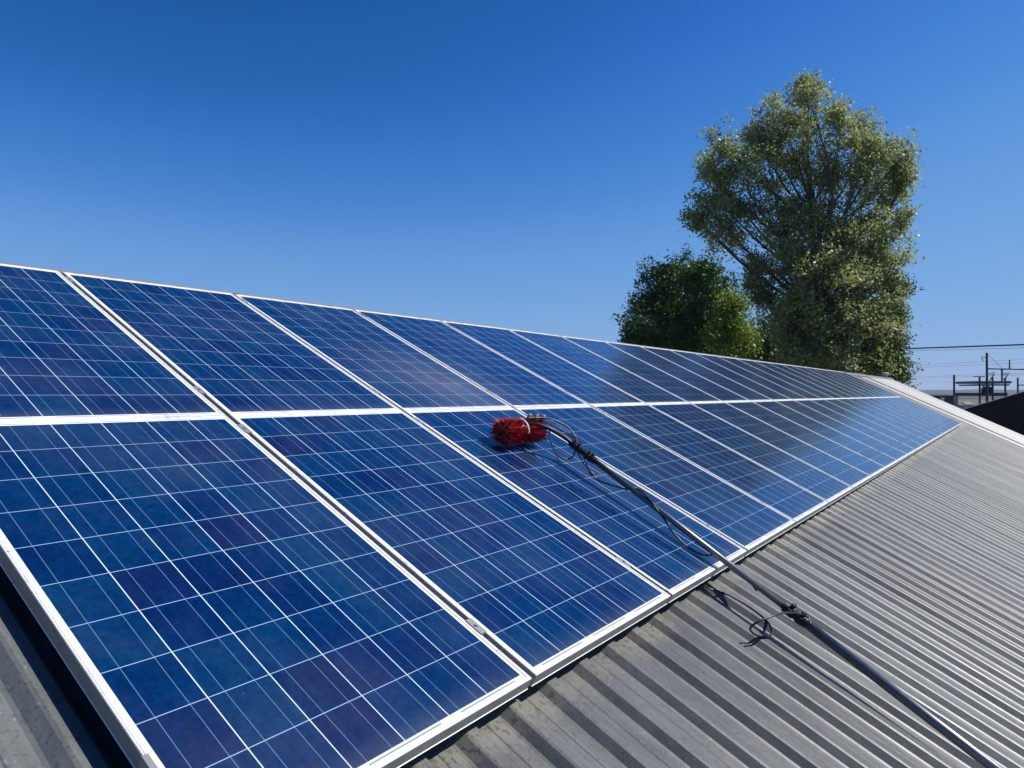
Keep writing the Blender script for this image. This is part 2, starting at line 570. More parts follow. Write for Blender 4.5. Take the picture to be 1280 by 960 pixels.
def ribbed_sheet(ua, ub, s_lo, s_hi, rows, lap=True, shallow=1.0):
    """ribbed roof skin in slope coordinates (x along ridge, y up slope, z normal)"""
    prof = []
    k0 = math.ceil((ua - R0) / RP)
    k1 = math.floor((ub - R0) / RP)
    prof.append((ua, PAN))
    H = (CREST - PAN) * shallow
    for k in range(k0, k1 + 1):
        c = R0 + k * RP
        dz = 0.0
        seam = lap and k % 4 == 0
        if c - 0.061 < ua or c + 0.061 > ub:
            continue
        prof += [(c - 0.060, PAN), (c - 0.0505, PAN + 0.0035), (c - 0.0255, PAN + H - 0.0035), (c - 0.0170, PAN + H), (c + 0.0220, PAN + H)]
        if seam:        # the next sheet starts here: a raised lap edge
            prof[-2] = (c - 0.0185, PAN + H + 0.0014)
            prof[-3] = (c - 0.0270, PAN + H - 0.0024)
            prof[-1:] = [(c + 0.012, PAN + H + 0.0016), (c + 0.0126, PAN + H - 0.0006), (c + 0.0220, PAN + H - 0.0006)]
        prof += [(c + 0.0255, PAN + H - 0.003), (c + 0.0505, PAN + 0.0035), (c + 0.060, PAN)]
        # small stiffening swages in the pan
        if c + 0.12 < ub:
            prof += [(c + 0.084, PAN), (c + 0.088, PAN + 0.0022), (c + 0.112, PAN + 0.0022), (c + 0.116, PAN)]
    prof.append((ub, PAN))
    mb = MB()
    r = np.random.default_rng(4)
    n = len(prof)
    vs = []
    for j in range(rows + 1):
        s = s_lo + (s_hi - s_lo) * j / rows
        for i, (x, z) in enumerate(prof):
            wob = 0.0012 * math.sin(x * 5.1 + s * 1.7) + 0.0008 * math.sin(x * 13.7 - s * 3.3)
            vs.append((x, s, z + wob))
    fs = [(j * n + i, j * n + i + 1, (j + 1) * n + i + 1, (j + 1) * n + i) for j in range(rows) for i in range(n - 1)]
    mb.add(vs, fs)
    return mb


def on_slope(o, parent, flip=False):
    """place a part built in slope coordinates"""
    M = SLOPE.to_4x4()
    if flip:
        top = V * RIDGE_S
        M = Matrix.Translation(Vector((2 * top.x, U0 + U1, 0))) @ Matrix.Rotation(math.pi, 4, 'Z') @ M
    o.parent = parent
    o.matrix_parent_inverse = Matrix.Translation(-parent.location)
    o.matrix_basis = M


r1 = ribbed_sheet(U0, U_SPLIT, EAVE_S, RIDGE_S, 14).build('roof', M_roof)
on_slope(r1, shed)
r1['label'] = 'weathered grey ribbed roof slope under the panels'
r2 = ribbed_sheet(U_PALE + 0.002, U1, EAVE_S, RIDGE_S, 6, True, 0.5).build('roof', M_white_roof)
on_slope(r2, shed)
r2['label'] = 'cream painted end of the roof beyond the last panel'
r2.matrix_basis = SLOPE.to_4x4() @ Matrix.Translation((0, 0, 0.012))
rp = ribbed_sheet(U_SPLIT + 0.002, U_PALE, EAVE_S, RIDGE_S, 4, True, 0.5).build('roof', M_pale_roof)
on_slope(rp, shed)
rp['label'] = 'pale grey strip of roof between the grey and cream sheets'
r3 = ribbed_sheet(U0, U1, EAVE_S, RIDGE_S, 6).build('roof', M_roof)
on_slope(r3, shed, True)
# dark joint strips; the grey sheet's edge strip stands for the lap's shadow line
js = MB()
js.box((U_SPLIT - 0.035, EAVE_S, CREST - 0.004), (U_SPLIT + 0.03, RIDGE_S - 0.1, CREST + 0.006))
js.box((U_PALE - 0.06, EAVE_S, CREST - 0.010), (U_PALE + 0.05, RIDGE_S - 0.1, CREST + 0.004))
j = js.build('joint_strip', M_navyless)
on_slope(j, shed)
# ridge capping: two wings and a roll
apex = V * RIDGE_S + N * CREST
cap = MB()
ca = apex + Vector((0, 0, 0.012))
wing = 0.17
c, s_ = math.cos(TH), math.sin(TH)
prof = [(wing * c, -wing * s_), (0.02, -0.006), (0.0, 0.004), (-0.02, -0.006), (-wing * c, -wing * s_)]
vs = []
for yy in (U0 - 0.02, U1 + 0.02):
    vs += [(ca.x + x, yy, ca.z + z + 0.004) for x, z in prof]
    vs += [(ca.x + x, yy, ca.z + z) for x, z in prof]
fs = []
for i in range(4):
    fs += [(i, i + 1, 11 + i, 10 + i), (5 + i, 15 + i, 16 + i, 6 + i)]
fs += [(0, 10, 15, 5), (4, 9, 19, 14)]
cap.add(vs, fs)
co = cap.build('ridge_cap', M_rail, shed)
co.matrix_parent_inverse = Matrix.Translation(-shed.location)
# walls
ev = V * EAVE_S + N * PAN
ap = V * RIDGE_S + N * PAN
xl, xr, zt, za, xa = 2 * ap.x - ev.x + 0.25, ev.x - 0.25, ev.z + 0.10, ap.z - 0.03, ap.x
for yy, d in ((U0 + 0.12, 0.08), (U1 - 0.12, -0.08)):
    w = MB()
    P = [(xr, GROUND), (xr, zt), (xa, za), (xl, zt), (xl, GROUND)]
    w.add([(x, yy, z) for x, z in P] + [(x, yy + d, z) for x, z in P], [(0, 1, 2, 3, 4), (9, 8, 7, 6, 5)] + [(i, 5 + i, 5 + (i + 1) % 5, (i + 1) % 5) for i in range(5)])
    o = w.build('gable_wall', M_wall, shed)
    o.matrix_parent_inverse = Matrix.Translation(-shed.location)
for x in (xl, xr):
    w = MB()
    w.box((x - 0.04, U0 + 0.203, GROUND), (x + 0.04, U1 - 0.203, zt - 0.06))
    o = w.build('side_wall', M_wall, shed)
    o.matrix_parent_inverse = Matrix.Translation(-shed.location)

# ------------------------------------------------------------------ mounting rails with clamps
NCOL = 22
K0 = -1
rail_s = [(0.235, 'aluminium rail under the lower panel row near its bottom edge'),
          (1.515, 'aluminium rail under the lower panel row just below the mid joint'),
          (1.862, 'aluminium rail under the upper panel row just above the mid joint'),
          (3.150, 'aluminium rail under the upper panel row near the ridge')]
clamp_mb = MB()
clamp_mb.box((-0.0085, -0.034, -0.040), (0.0085, 0.034, -0.004))
clamp_mb.box((-0.0135, -0.034, 0.0012), (0.0135, 0.034, 0.0030))
clamp_mb.box((-0.0085, -0.034, -0.004), (0.0085, 0.034, 0.0012))
clamp_mb.tube([(0, 0, 0.0030), (0, 0, 0.0075)], 0.0060, 6)
clamp_me = None
end_mb = MB()
end_mb.box((-0.026, -0.03, -0.040), (-0.0015, 0.03, -0.0365))
end_mb.box((-0.005, -0.03, -0.0365), (-0.0015, 0.03, 0.0012))
end_mb.box((-0.005, -0.03, 0.0012), (0.008, 0.03, 0.0042))
end_mb.tube([(-0.015, 0, -0.0365), (-0.015, 0, -0.024)], 0.0065, 6)
end_me = None
for s, lab in rail_s:
    root = empty('mounting_rail', uvn(0, s, 0), lab, 'rail', 'rails carrying the solar panels', SLOPE)
    mb = MB()
    u_a, u_b = K0 * PU - 0.055, (K0 + NCOL) * PU + 0.06
    # open channel section
    for (a, b_) in (((u_a, -0.02, -0.080), (u_b, 0.02, -0.077)), ((u_a, -0.02, -0.077), (u_b, -0.017, -0.0405)), ((u_a, 0.017, -0.077), (u_b, 0.02, -0.0405)),
                    ((u_a, -0.017, -0.0435), (u_b, -0.007, -0.0405)), ((u_a, 0.007, -0.0435), (u_b, 0.017, -0.0405))):
        mb.box(a, b_)
    mb.build('rail_channel', M_rail, root)
    for k in range(NCOL + 1):
        first = k in (0, NCOL)
        uu = (K0 + k) * PU
        if first:
            if end_me is None:
                o = end_mb.build('clamp', M_rail, root)
                end_me = o.data
            else:
                o = bpy.data.objects.new('clamp', end_me)
                sc.collection.objects.link(o)
                o.parent = root
            if k == 0:
                o.location = (uu + 0.010, 0, 0)
            else:
                o.location = (uu - 0.010, 0, 0)
                o.rotation_euler = (0, 0, math.pi)
        else:
            if clamp_me is None:
                o = clamp_mb.build('clamp', M_rail, root)
                clamp_me = o.data
            else:
                o = bpy.data.objects.new('clamp', clamp_me)
                sc.collection.objects.link(o)
                o.parent = root
            o.location = (uu, 0, 0)

# ------------------------------------------------------------------ solar panels
def frame_mesh():
    """extruded frame, mitred: each side swept with a stepped lip"""
    mb = MB()
    # profile: (distance inwards from the outer face, height)
    prof = [(-0.0016, -0.040), (-0.0016, -0.0382), (0, -0.0375), (0, -0.0022), (0.0014, 0), (0.0042, 0), (0.0044, -0.0014), (0.0060, -0.0014), (0.0062, 0), (0.0118, 0), (0.0124, -0.0022), (0.0060, -0.0060), (0.0022, -0.0060), (0.0022, -0.0375), (0.028, -0.0375), (0.028, -0.040)]
    n = len(prof)
    vs = []
    for sx, sy in ((0, 0), (1, 0), (1, 1), (0, 1)):
        for d, z in prof:
            vs.append(((d if sx == 0 else PW - d), (d if sy == 0 else PL - d), z))
    fs = []
    for c in range(4):
        c2 = (c + 1) % 4
        for i in range(n):
            i2 = (i + 1) % n
            fs.append((c * n + i, c2 * n + i, c2 * n + i2, c * n + i2))
    mb.add(vs, fs)
    return mb


ORD = ['first', 'second', 'third', 'fourth', 'fifth', 'sixth', 'seventh', 'eighth', 'ninth', 'tenth', 'eleventh', 'twelfth']


def panel_label(row, k):
    edge = 'lower row' if row == 0 else 'upper row'
    what = 'blue solar panel in the %s' % edge
    if row == 0:
        if k == 0:
            return 'largest blue solar panel in the foreground, its left frame side bare'
        if k == 1:
            return 'blue solar panel between the largest foreground one and the one under the brush'
        if k == 2:
            return 'blue solar panel with the red brush and black pole lying across it'
        if k == 3:
            return 'blue solar panel just right of the one holding the brush'
    else:
        if k == 0:
            return 'blue solar panel at the left picture edge, directly above the largest foreground panel'
        if k == 1:
            return 'upper row blue solar panel second from the left picture edge, against the sky'
        if k == 2:
            return 'upper row blue solar panel directly above the one under the brush, hazed with spray'
    if k == NCOL - 1:
        return 'last solar panel in the %s, beside the cream end of the roof' % edge
    if k < 12:
        return '%s solar panel, %s in line from the array\'s left end' % (edge, ORD[k])
    return '%s solar panel, %s in line from the cream roof end' % (edge, ORD[NCOL - 1 - k])


proto_frame = proto_sheet = None
pr = np.random.default_rng(21)
for row in (0, 1):
    for k in range(NCOL):
        u = (K0 + k) * PU + 0.010
        s = row * PV
        jit = pr.normal(0, 1, 4)
        M = SLOPE @ Matrix.Rotation(jit[0] * 0.0007, 3, 'X') @ Matrix.Rotation(jit[1] * 0.0009, 3, 'Y')
        root = empty('solar_panel', uvn(u + jit[2] * 0.0008, s, abs(jit[3]) * 0.0006), panel_label(row, k), 'solar panel', 'solar panels in two rows on the shed roof', M)
        if proto_frame is None:
            proto_frame = frame_mesh().build('frame', M_frame, root)
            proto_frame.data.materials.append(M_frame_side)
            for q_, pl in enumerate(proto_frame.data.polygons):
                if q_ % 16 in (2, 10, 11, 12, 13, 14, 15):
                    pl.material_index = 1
            gm = MB()
            gm.add([(0.0112, 0.0112, -0.0022), (PW - 0.0112, 0.0112, -0.0022), (PW - 0.0112, PL - 0.0112, -0.0022), (0.0112, PL - 0.0112, -0.0022),
                    (0.0112, 0.0112, -0.0055), (PW - 0.0112, 0.0112, -0.0055), (PW - 0.0112, PL - 0.0112, -0.0055), (0.0112, PL - 0.0112, -0.0055)],
                   [(0, 1, 2, 3), (7, 6, 5, 4), (0, 4, 5, 1), (1, 5, 6, 2), (2, 6, 7, 3), (3, 7, 4, 0)])
            proto_sheet = gm.build('cell_sheet', M_cells, root)
        else:
            for p in (proto_frame, proto_sheet):
                c = p.copy()
                sc.collection.objects.link(c)
                c.parent = root

# ------------------------------------------------------------------ water fed brush on its pole
P_top = uvn(1.673, 0.985, 0.1115)
P_low = uvn(1.453, -1.195, -0.035)
pd = (P_low - P_top).normalized()
P_end = P_top + pd * ((P_low - P_top).length + 0.62)
tool = empty('cleaning_pole', P_end, 'long black telescopic pole with a red bristle brush head lying across the panels and roof', 'cleaning pole')


def put(o):
    o.parent = tool
    o.matrix_parent_inverse = Matrix.Translation(-P_end)
    return o


L_col = (uvn(1.516, -0.373, 0.05) - P_top).dot(pd)       # where the telescopic clamp sits
mb = MB()
mb.tube([P_top - pd * 0.02, P_top + pd * L_col], 0.0145, 20)
put(mb.build('pole_section', M_pole_thin, None, True))
mb = MB()
mb.tube([P_top + pd * (L_col - 0.02), P_end], 0.0205, 24)
put(mb.build('pole_section', M_pole, None, True))
side = pd.cross(N).normalized()
topn = side.cross(pd).normalized()
if topn.dot(N) < 0:
    topn = -topn
FR = Matrix((pd, side, topn)).transposed()


def clamp_at(dist, r, name):
    mb = MB()
    o = P_top + pd * dist
    for k in (-0.034, 0.016):
        mb.tube([o + pd * k, o + pd * (k + 0.034)], r + 0.0075, 18)
    mb.tube([o - pd * 0.05, o - pd * 0.034], r + 0.004, 16)
    mb.tube([o + pd * 0.05, o + pd * 0.062], r + 0.005, 16)
    MM = Matrix.Translation(o) @ FR.to_4x4()
    for k in (-0.028, 0.022):   # cam levers and their lugs
        mb.box((k, -0.008, r + 0.004), (k + 0.020, 0.008, r + 0.020), MM)
        mb.tube([MM @ Vector((k + 0.010, -0.017, r + 0.015)), MM @ Vector((k + 0.010, 0.017, r + 0.015))], 0.005, 10)
        mb.box((k + 0.003, r + 0.003, -0.012), (k + 0.018, r + 0.012, 0.016), MM)
    return put(mb.build(name, M_black, None, False, 0.0012))


clamp_at(L_col, 0.0178, 'pole_clamp')
# head end: socket with bolts and straps
mb = MB()
mb.tube([P_top - pd * 0.015, P_top + pd * 0.05], 0.0215, 18)
mb.tube([P_top + pd * 0.05, P_top + pd * 0.10], 0.018, 18)
mb.tube([P_top + pd * 0.10, P_top + pd * 0.145], 0.0225, 18)
mb.tube([P_top + pd * 0.145, P_top + pd * 0.165], 0.019, 18)
MM = Matrix.Translation(P_top) @ FR.to_4x4()
for k in (0.0, 0.035, 0.11, 0.135):
    mb.tube([MM @ Vector((k, -0.030, 0.012)), MM @ Vector((k, 0.030, 0.012))], 0.0055, 8)
    mb.tube([MM @ Vector((k + 0.008, 0.004, 0.015)), MM @ Vector((k + 0.008, 0.008, 0.034))], 0.006, 8)
put(mb.build('socket', M_black, None, False, 0.001))
# gooseneck
bc = (1.478, 1.215, 0.080)                   # brush centre in slope coordinates
gn_pts = spline([uvn(1.500, 1.215, 0.118), uvn(1.520, 1.165, 0.146), uvn(1.572, 1.095, 0.150), uvn(1.640, 1.035, 0.130), P_top + pd * 0.01], 8)
mb = MB()
mb.tube(gn_pts, [0.0105] * 10 + [0.0115] * (len(gn_pts) - 10), 14)
put(mb.build('gooseneck', M_black, None, True))
# brush head
BL0, BL1 = 1.318, 1.668
core = MB()
core.tube([uvn(BL0 + 0.03, bc[1], bc[2]), uvn(BL1 - 0.03, bc[1], bc[2])], 0.024, 16)
for uu in (BL0 + 0.03, BL1 - 0.034):
    core.tube([uvn(uu, bc[1], bc[2]), uvn(uu + 0.004, bc[1], bc[2])], 0.03, 16)
put(core.build('brush_core', M_black, None, True))
brk = MB()
for uu in (1.474,):
    ring = [uvn(uu, bc[1] + 0.066 * math.cos(a), bc[2] + 0.066 * math.sin(a)) for a in np.linspace(1.15, 2.85, 14)]
    brk.tube(ring, 0.0048, 8)
brk.tube([uvn(1.462, bc[1], bc[2] + 0.028), uvn(1.526, bc[1], bc[2] + 0.028)], 0.014, 10)
put(brk.build('bracket', M_whiteplastic, None, True))


def bristles(u_a, u_b, count, cap_side):
    mb = MB()
    for i in range(count):
        capb = cap_side and i < count * 0.22
        a = rng.uniform(0, 2 * math.pi)
        if capb:
            uu = u_a + 0.02 if cap_side < 0 else u_b - 0.02
            r0 = 0.024 * math.sqrt(rng.uniform(0.05, 1))
            d = Vector((cap_side * rng.uniform(0.3, 1.0), math.cos(a) * 1.0, math.sin(a) * 1.0)).normalized()
        else:
            # tufts drilled in rings
            uu = u_a + (u_b - u_a) * (round(rng.uniform(0, 1) * 7) / 7) + rng.normal(0, 0.0035)
            a = round(a / (2 * math.pi) * 22) / 22 * 2 * math.pi + rng.normal(0, 0.045)
            r0 = 0.02
            d = Vector((rng.normal(0, 0.10), math.cos(a), math.sin(a))).normalized()
        p0 = Vector((uu, bc[1] + r0 * math.cos(a), bc[2] + r0 * math.sin(a)))
        ln = (0.058 + rng.normal(0, 0.0035)) if not capb else 0.050
        p1 = p0 + Vector((d.x, d.y * 1.04, d.z * 0.86)) * ln
        mid = p0 + d * ln * 0.6
        if p1.z < 0.004:          # pressed flat on the glass
            over = 0.004 - p1.z
            p1.z = 0.004 + rng.uniform(0, 0.003)
            p1.y += (0.5 if p1.y > bc[1] else -0.5) * over
        t = d.orthogonal().normalized() * 0.0030
        t2 = d.cross(t).normalized() * 0.0030
        w = [uvn(*q) for q in (p0 + t, p0 - t * 0.5 + t2, p0 - t * 0.5 - t2, mid + t, mid - t * .5 + t2, mid - t * .5 - t2, p1 + t * .3, p1 - t * .15 + t2 * .3, p1 - t * .15 - t2 * .3)]
        mb.add(w, [(0, 1, 4, 3), (1, 2, 5, 4), (2, 0, 3, 5), (3, 4, 7, 6), (4, 5, 8, 7), (5, 3, 6, 8), (6, 7, 8)])
    return mb


put(bristles(BL0, 1.458, 820, -1).build('bristles', M_bristle))
put(bristles(1.530, BL1, 560, 1).build('bristles', M_bristle))

# hoses
hs = MB()
hs.tube(spline([uvn(1.51, 1.215, 0.155), uvn(1.585, 1.20, 0.165), uvn(1.66, 1.155, 0.175), uvn(1.725, 1.085, 0.165), uvn(1.735, 1.02, 0.135), uvn(1.715, 0.985, 0.118)], 8), 0.0042, 8)
hs.tube(spline([uvn(1.56, 1.20, 0.165), uvn(1.64, 1.18, 0.15), uvn(1.72, 1.13, 0.135), uvn(1.76, 1.06, 0.12), uvn(1.72, 0.995, 0.12)], 8), 0.0038, 8)
hs.tube(spline([uvn(1.575, 1.10, 0.14), uvn(1.555, 1.04, 0.085), uvn(1.575, 0.975, 0.045), uvn(1.640, 0.945, 0.05), uvn(1.672, 0.955, 0.095)], 8), 0.0040, 8)
put(hs.build('spray_hose', M_hose, None, True))
jt = MB()
for q in (0, 1, 2):
    jt.tube([uvn(1.53 + 0.055 * q, 1.225 - 0.01 * q, 0.150), uvn(1.53 + 0.055 * q, 1.218 - 0.01 * q, 0.176)], 0.0085, 10)
    jt.tube([uvn(1.53 + 0.055 * q, 1.225 - 0.01 * q, 0.165), uvn(1.565 + 0.055 * q, 1.235 - 0.01 * q, 0.168)], 0.005, 8)
put(jt.build('spray_jet', simple('grey_green_plastic', (0.20, 0.23, 0.19), 0.45), None, True))
# dangling strap with its red knob
st = MB()
st.tube(spline([uvn(1.672, 0.955, 0.10), uvn(1.640, 0.89, 0.075), uvn(1.610, 0.825, 0.060), uvn(1.600, 0.785, 0.050)], 8), 0.0030, 8)
st.tube(spline([uvn(1.676, 0.915, 0.10), uvn(1.642, 0.87, 0.080), uvn(1.620, 0.825, 0.062), uvn(1.606, 0.785, 0.050)], 8), 0.0030, 8)
put(st.build('strap', M_hose, None, True))
kn = MB()
kn.tube([uvn(1.598, 0.797, 0.052), uvn(1.604, 0.772, 0.048)], [0.009, 0.011], 12)
put(kn.build('knob', simple('red_knob', (0.22, 0.035, 0.02), 0.5), None, True))


def on_pole(t, off_s=0.0, off_n=0.0):
    return P_top + pd * t + side * off_s + topn * off_n


hose = MB()
def behind(t, d):
    p = P_top + pd * t
    return p + (p - CAM).normalized() * d


t_edge = (uvn(1.60, 0.0, 0.03) - P_top).dot(pd)
run = [uvn(1.602, 0.775, 0.048), uvn(1.612, 0.73, 0.035), uvn(1.640, 0.66, 0.045), on_pole(0.40, 0.006, -0.018), on_pole(0.46, -0.004, 0.020), on_pole(0.54, 0.006, 0.017), on_pole(0.60, 0.016, 0.004),
       on_pole(0.66, 0.010, -0.018), uvn(1.555, 0.26, 0.035), uvn(1.553, 0.17, 0.012), uvn(1.575, 0.09, 0.010), behind(t_edge - 0.03, 0.024), behind(t_edge + 0.03, 0.024), behind(t_edge + 0.12, 0.022), on_pole(t_edge + 0.2, 0.004, -0.018)]
hose.tube(spline(run, 8), 0.0042, 10)
loop = [uvn(1.62, 0.16, -0.074), uvn(1.50, 0.05, -0.077), uvn(1.482, -0.022, -0.0765), uvn(1.535, -0.075, -0.0765), uvn(1.552, -0.125, -0.0765), uvn(1.562, -0.185, -0.0765), uvn(1.555, -0.250, -0.0765), uvn(1.530, -0.302, -0.0765), uvn(1.478, -0.332, -0.0765),
        uvn(1.400, -0.342, -0.0765), uvn(1.322, -0.305, -0.070), uvn(1.264, -0.282, -0.038), uvn(1.250, -0.290, 0.000), uvn(1.320, -0.322, 0.036), uvn(1.430, -0.357, 0.048), on_pole(L_col + 0.045, 0.0, 0.026), on_pole(L_col + 0.08, 0.014, 0.014)]
hose.tube(spline(loop, 8), 0.0044, 10)
put(hose.build('water_hose', M_hose, None, True))

# ------------------------------------------------------------------ roof vent on the far ridge
vb = uvn(31.6, RIDGE_S, CREST) + Vector((0, 0, 0.0))
vent = empty('roof_vent', vb, 'small pale mushroom roof vent standing on the far end of the ridge', 'roof vent')
mb = MB()
mb.tube([(0, 0, -0.05), (0, 0, 0.12)], [0.075, 0.075], 16)
mb.build('neck', M_rail, vent, True)
mb = MB()
pr_ = [(0.07, 0.09), (0.12, 0.11), (0.16, 0.16), (0.15, 0.19), (0.11, 0.215), (0.01, 0.225)]
mb.tube([(0, 0, z) for _, z in pr_], [r for r, _ in pr_], 20)
mb.build('hood', simple('weathered_hood', (0.34, 0.35, 0.34), 0.5), vent, False)
mb = MB()
for a in range(6):
    q = a * math.pi / 3
    mb.tube([(0.07 * math.cos(q), 0.07 * math.sin(q), 0.10), (0.11 * math.cos(q), 0.11 * math.sin(q), 0.14)], 0.008, 6)
mb.build('brackets', M_rail, vent)

# ------------------------------------------------------------------ neighbouring dark shed
M_navy = simple('dark_navy_cladding', (0.0022, 0.0025, 0.008), 0.85)
M_trim = simple('grey_trim', (0.16, 0.17, 0.19), 0.5)
nx0, nyy = -0.62, 36.0
slope_n = (0.918 - 0.142) / (1.557 + 0.62)
nap = 5.4
ns = empty('navy_shed', (nap, nyy + 8, GROUND), 'dark navy metal shed with a sloping gable edge just beyond the cream roof end', 'shed')


def putl(o, par):
    o.parent = par
    o.matrix_parent_inverse = Matrix.Translation(-par.location)
    return o


z_eave, z_ap = 0.142, 0.142 + slope_n * (nap - nx0)
mb = MB()
P = [(nx0 + 0.02, GROUND), (nx0 + 0.02, z_eave - 0.03), (nap, z_ap - 0.03), (2 * nap - nx0 - 0.02, z_eave - 0.03), (2 * nap - nx0 - 0.02, GROUND)]
mb.add([(x, nyy, z) for x, z in P] + [(x, nyy + 0.1, z) for x, z in P], [(0, 1, 2, 3, 4), (9, 8, 7, 6, 5)] + [(i, 5 + i, 5 + (i + 1) % 5, (i + 1) % 5) for i in range(5)])
putl(mb.build('gable_wall', M_navy), ns)
mb = MB()
mb.box((nx0 + 0.02, nyy + 0.103, GROUND), (nx0 + 0.1, nyy + 16, z_eave - 0.05))
putl(mb.build('side_wall', M_navy), ns)
mb = MB()
P = [(nx0 - 0.15, z_eave - 0.06), (nap, z_ap), (2 * nap - nx0 + 0.15, z_eave - 0.06)]
mb.add([(x, yy, z + t) for yy in (nyy - 0.1, nyy + 16.2) for t in (0, -0.03) for x, z in P],
       [(0, 1, 7, 6), (1, 2, 8, 7), (3, 9, 10, 4), (4, 10, 11, 5), (0, 3, 4, 1), (1, 4, 5, 2), (6, 7, 10, 9), (7, 8, 11, 10), (0, 6, 9, 3), (2, 5, 11, 8)])
putl(mb.build('roof', M_trim), ns)

# ------------------------------------------------------------------ power equipment
M_steel = simple('dark_galvanised_steel', (0.035, 0.042, 0.055), 0.6, 0.2)
M_green = simple('faded_green_paint', (0.10, 0.13, 0.12), 0.6)
M_ceram = simple('pale_insulator', (0.62, 0.62, 0.60), 0.3)
M_wood = mat_noise('tarred_wood', (0.03, 0.028, 0.027), (0.06, 0.055, 0.05), 4, 0.9)
M_wire = simple('wire_black', (0.02, 0.022, 0.026), 0.6)
D = 62.0
q = D / 901.94


def rel(par, px, py, dd=0.0):
    return at(px, py, D + dd)


def foot(px, dep):
    p = at(px, 492, dep)
    return Vector((p.x, p.y, GROUND))


up = empty('utility_pole', foot(1233.5, D), 'tall dark power pole with a long cross arm standing at the transformer platform', 'utility pole')
mb = MB()
f0 = foot(1233.5, D)
mb.tube([f0, at(1233.5, 441, D)], [0.13, 0.085], 12)
putl(mb.build('pole', M_wood), up)
mb = MB()
mb.tube([at(1234, 461, D - 0.12), at(1312, 462.4, D - 0.12)], 0.055, 8)
mb.tube([at(1234, 442.5, D - 0.1), at(1252, 459.5, D - 0.12)], 0.016, 6)
putl(mb.build('cross_arm', M_steel), up)
mb = MB()
mb.tube([at(1252.4, 460.5, D - 0.12), at(1252.4, 463, D - 0.12), at(1252.4, 478, D - 0.12)], [0.17, 0.07, 0.06], 10)
putl(mb.build('hanger', M_steel), up)
for px, py0, py1 in ((1262, 449.5, 461), (1285, 450, 461)):
    mb = MB()
    mb.tube([at(px, py1, D - 0.12), at(px, py0, D - 0.12)], [0.06, 0.045], 8)
    putl(mb.build('post_insulator', M_steel), up)
mb = MB()
mb.tube(spline([at(1234, 447, D - 0.1), at(1227.5, 446.5, D - 0.1), at(1227.5, 449, D - 0.1), at(1229.5, 451, D - 0.1)], 6), 0.03, 6)
putl(mb.build('bracket', M_steel), up)

tp = empty('transformer_platform', foot(1241, D + 1), 'raised steel transformer platform with two decks and pale insulators', 'platform')
for px, y0 in ((1224.5, 471), (1240.7, 471.5), (1256.5, 472.5)):
    for dd in (1.0, 3.4):
        mb = MB()
        g0 = foot(px, D + dd)
        mb.tube([g0, at(px, y0, D + dd)], 0.075, 8)
        putl(mb.build('post', M_steel), tp)


def slab(px0, px1, py0, py1, d0, d1, name, mat):
    a, b_ = at(px0, py0, d0), at(px1, py0, d0)
    zt, zb = at(px0, py0, d0).z, at(px0, py1, d0).z
    depth = Vector((_fw.x, _fw.y, 0)).normalized() * (d1 - d0)
    a, b_ = Vector((a.x, a.y, 0)), Vector((b_.x, b_.y, 0))
    mb = MB()
    c = [a, b_, b_ + depth, a + depth]
    mb.add([(p.x, p.y, zb) for p in c] + [(p.x, p.y, zt) for p in c], [(0, 3, 2, 1), (4, 5, 6, 7), (0, 1, 5, 4), (1, 2, 6, 5), (2, 3, 7, 6), (3, 0, 4, 7)])
    return mb.build(name, mat)


putl(slab(1222, 1264.5, 476.3, 479.3, D + 0.6, D + 3.7, 'upper_deck', M_green), tp)
putl(slab(1224, 1262, 480.2, 481.9, D + 0.7, D + 3.6, 'beam', M_steel), tp)
putl(slab(1221.5, 1259.5, 491, 495, D + 0.6, D + 3.7, 'lower_deck', M_steel), tp)
mb = MB()
for px in (1230.5, 1237):
    b0 = at(px, 491, D + 2)
    mb.tube([b0, at(px, 484.5, D + 2), at(px, 483.5, D + 2)], [0.24, 0.24, 0.15], 12)
    mb.tube([at(px - 1.2, 483.5, D + 2), at(px - 1.2, 481.8, D + 2)], 0.05, 8)
putl(mb.build('transformer', M_steel), tp)
for (a, b_) in (((1237, 476), (1243, 467)), ((1254, 475), (1260, 468.5)), ((1226, 488), (1231, 483))):
    mb = MB()
    pa, pb = at(*a, D + 1.5), at(*b_, D + 1.5)
    pts, rr = [], []
    for i in range(13):
        pts.append(pa.lerp(pb, i / 12))
        rr.append(0.075 if i % 2 else 0.035)
    mb.tube(pts, rr, 8)
    putl(mb.build('insulator', M_ceram), tp)
for a, b_, r_ in (((1236, 466.5), (1244, 465.3), .03), ((1236, 468.5), (1244, 467.3), .03), ((1253, 466.5), (1262, 465.9), .03), ((1253, 468.5), (1262, 467.9), .03), ((1217, 470.6), (1230.5, 470.6), .05)):
    mb = MB()
    mb.tube([at(*a, D + 1.2), at(*b_, D + 1.2)], r_, 6)
    putl(mb.build('switch_arm', M_steel), tp)

gp = empty('gantry', foot(1272, D + 2), 'low dark steel gantry with a horizontal beam right of the transformer platform', 'gantry')
for px in (1272.2, 1300):
    mb = MB()
    mb.tube([foot(px, D + 2), at(px, 472 if px < 1280 else 474, D + 2)], 0.07, 8)
    putl(mb.build('post', M_steel), gp)
mb = MB()
mb.tube([at(1272, 481.3, D + 2), at(1306, 481.3, D + 2)], 0.05, 8)
putl(mb.build('beam', M_steel), gp)

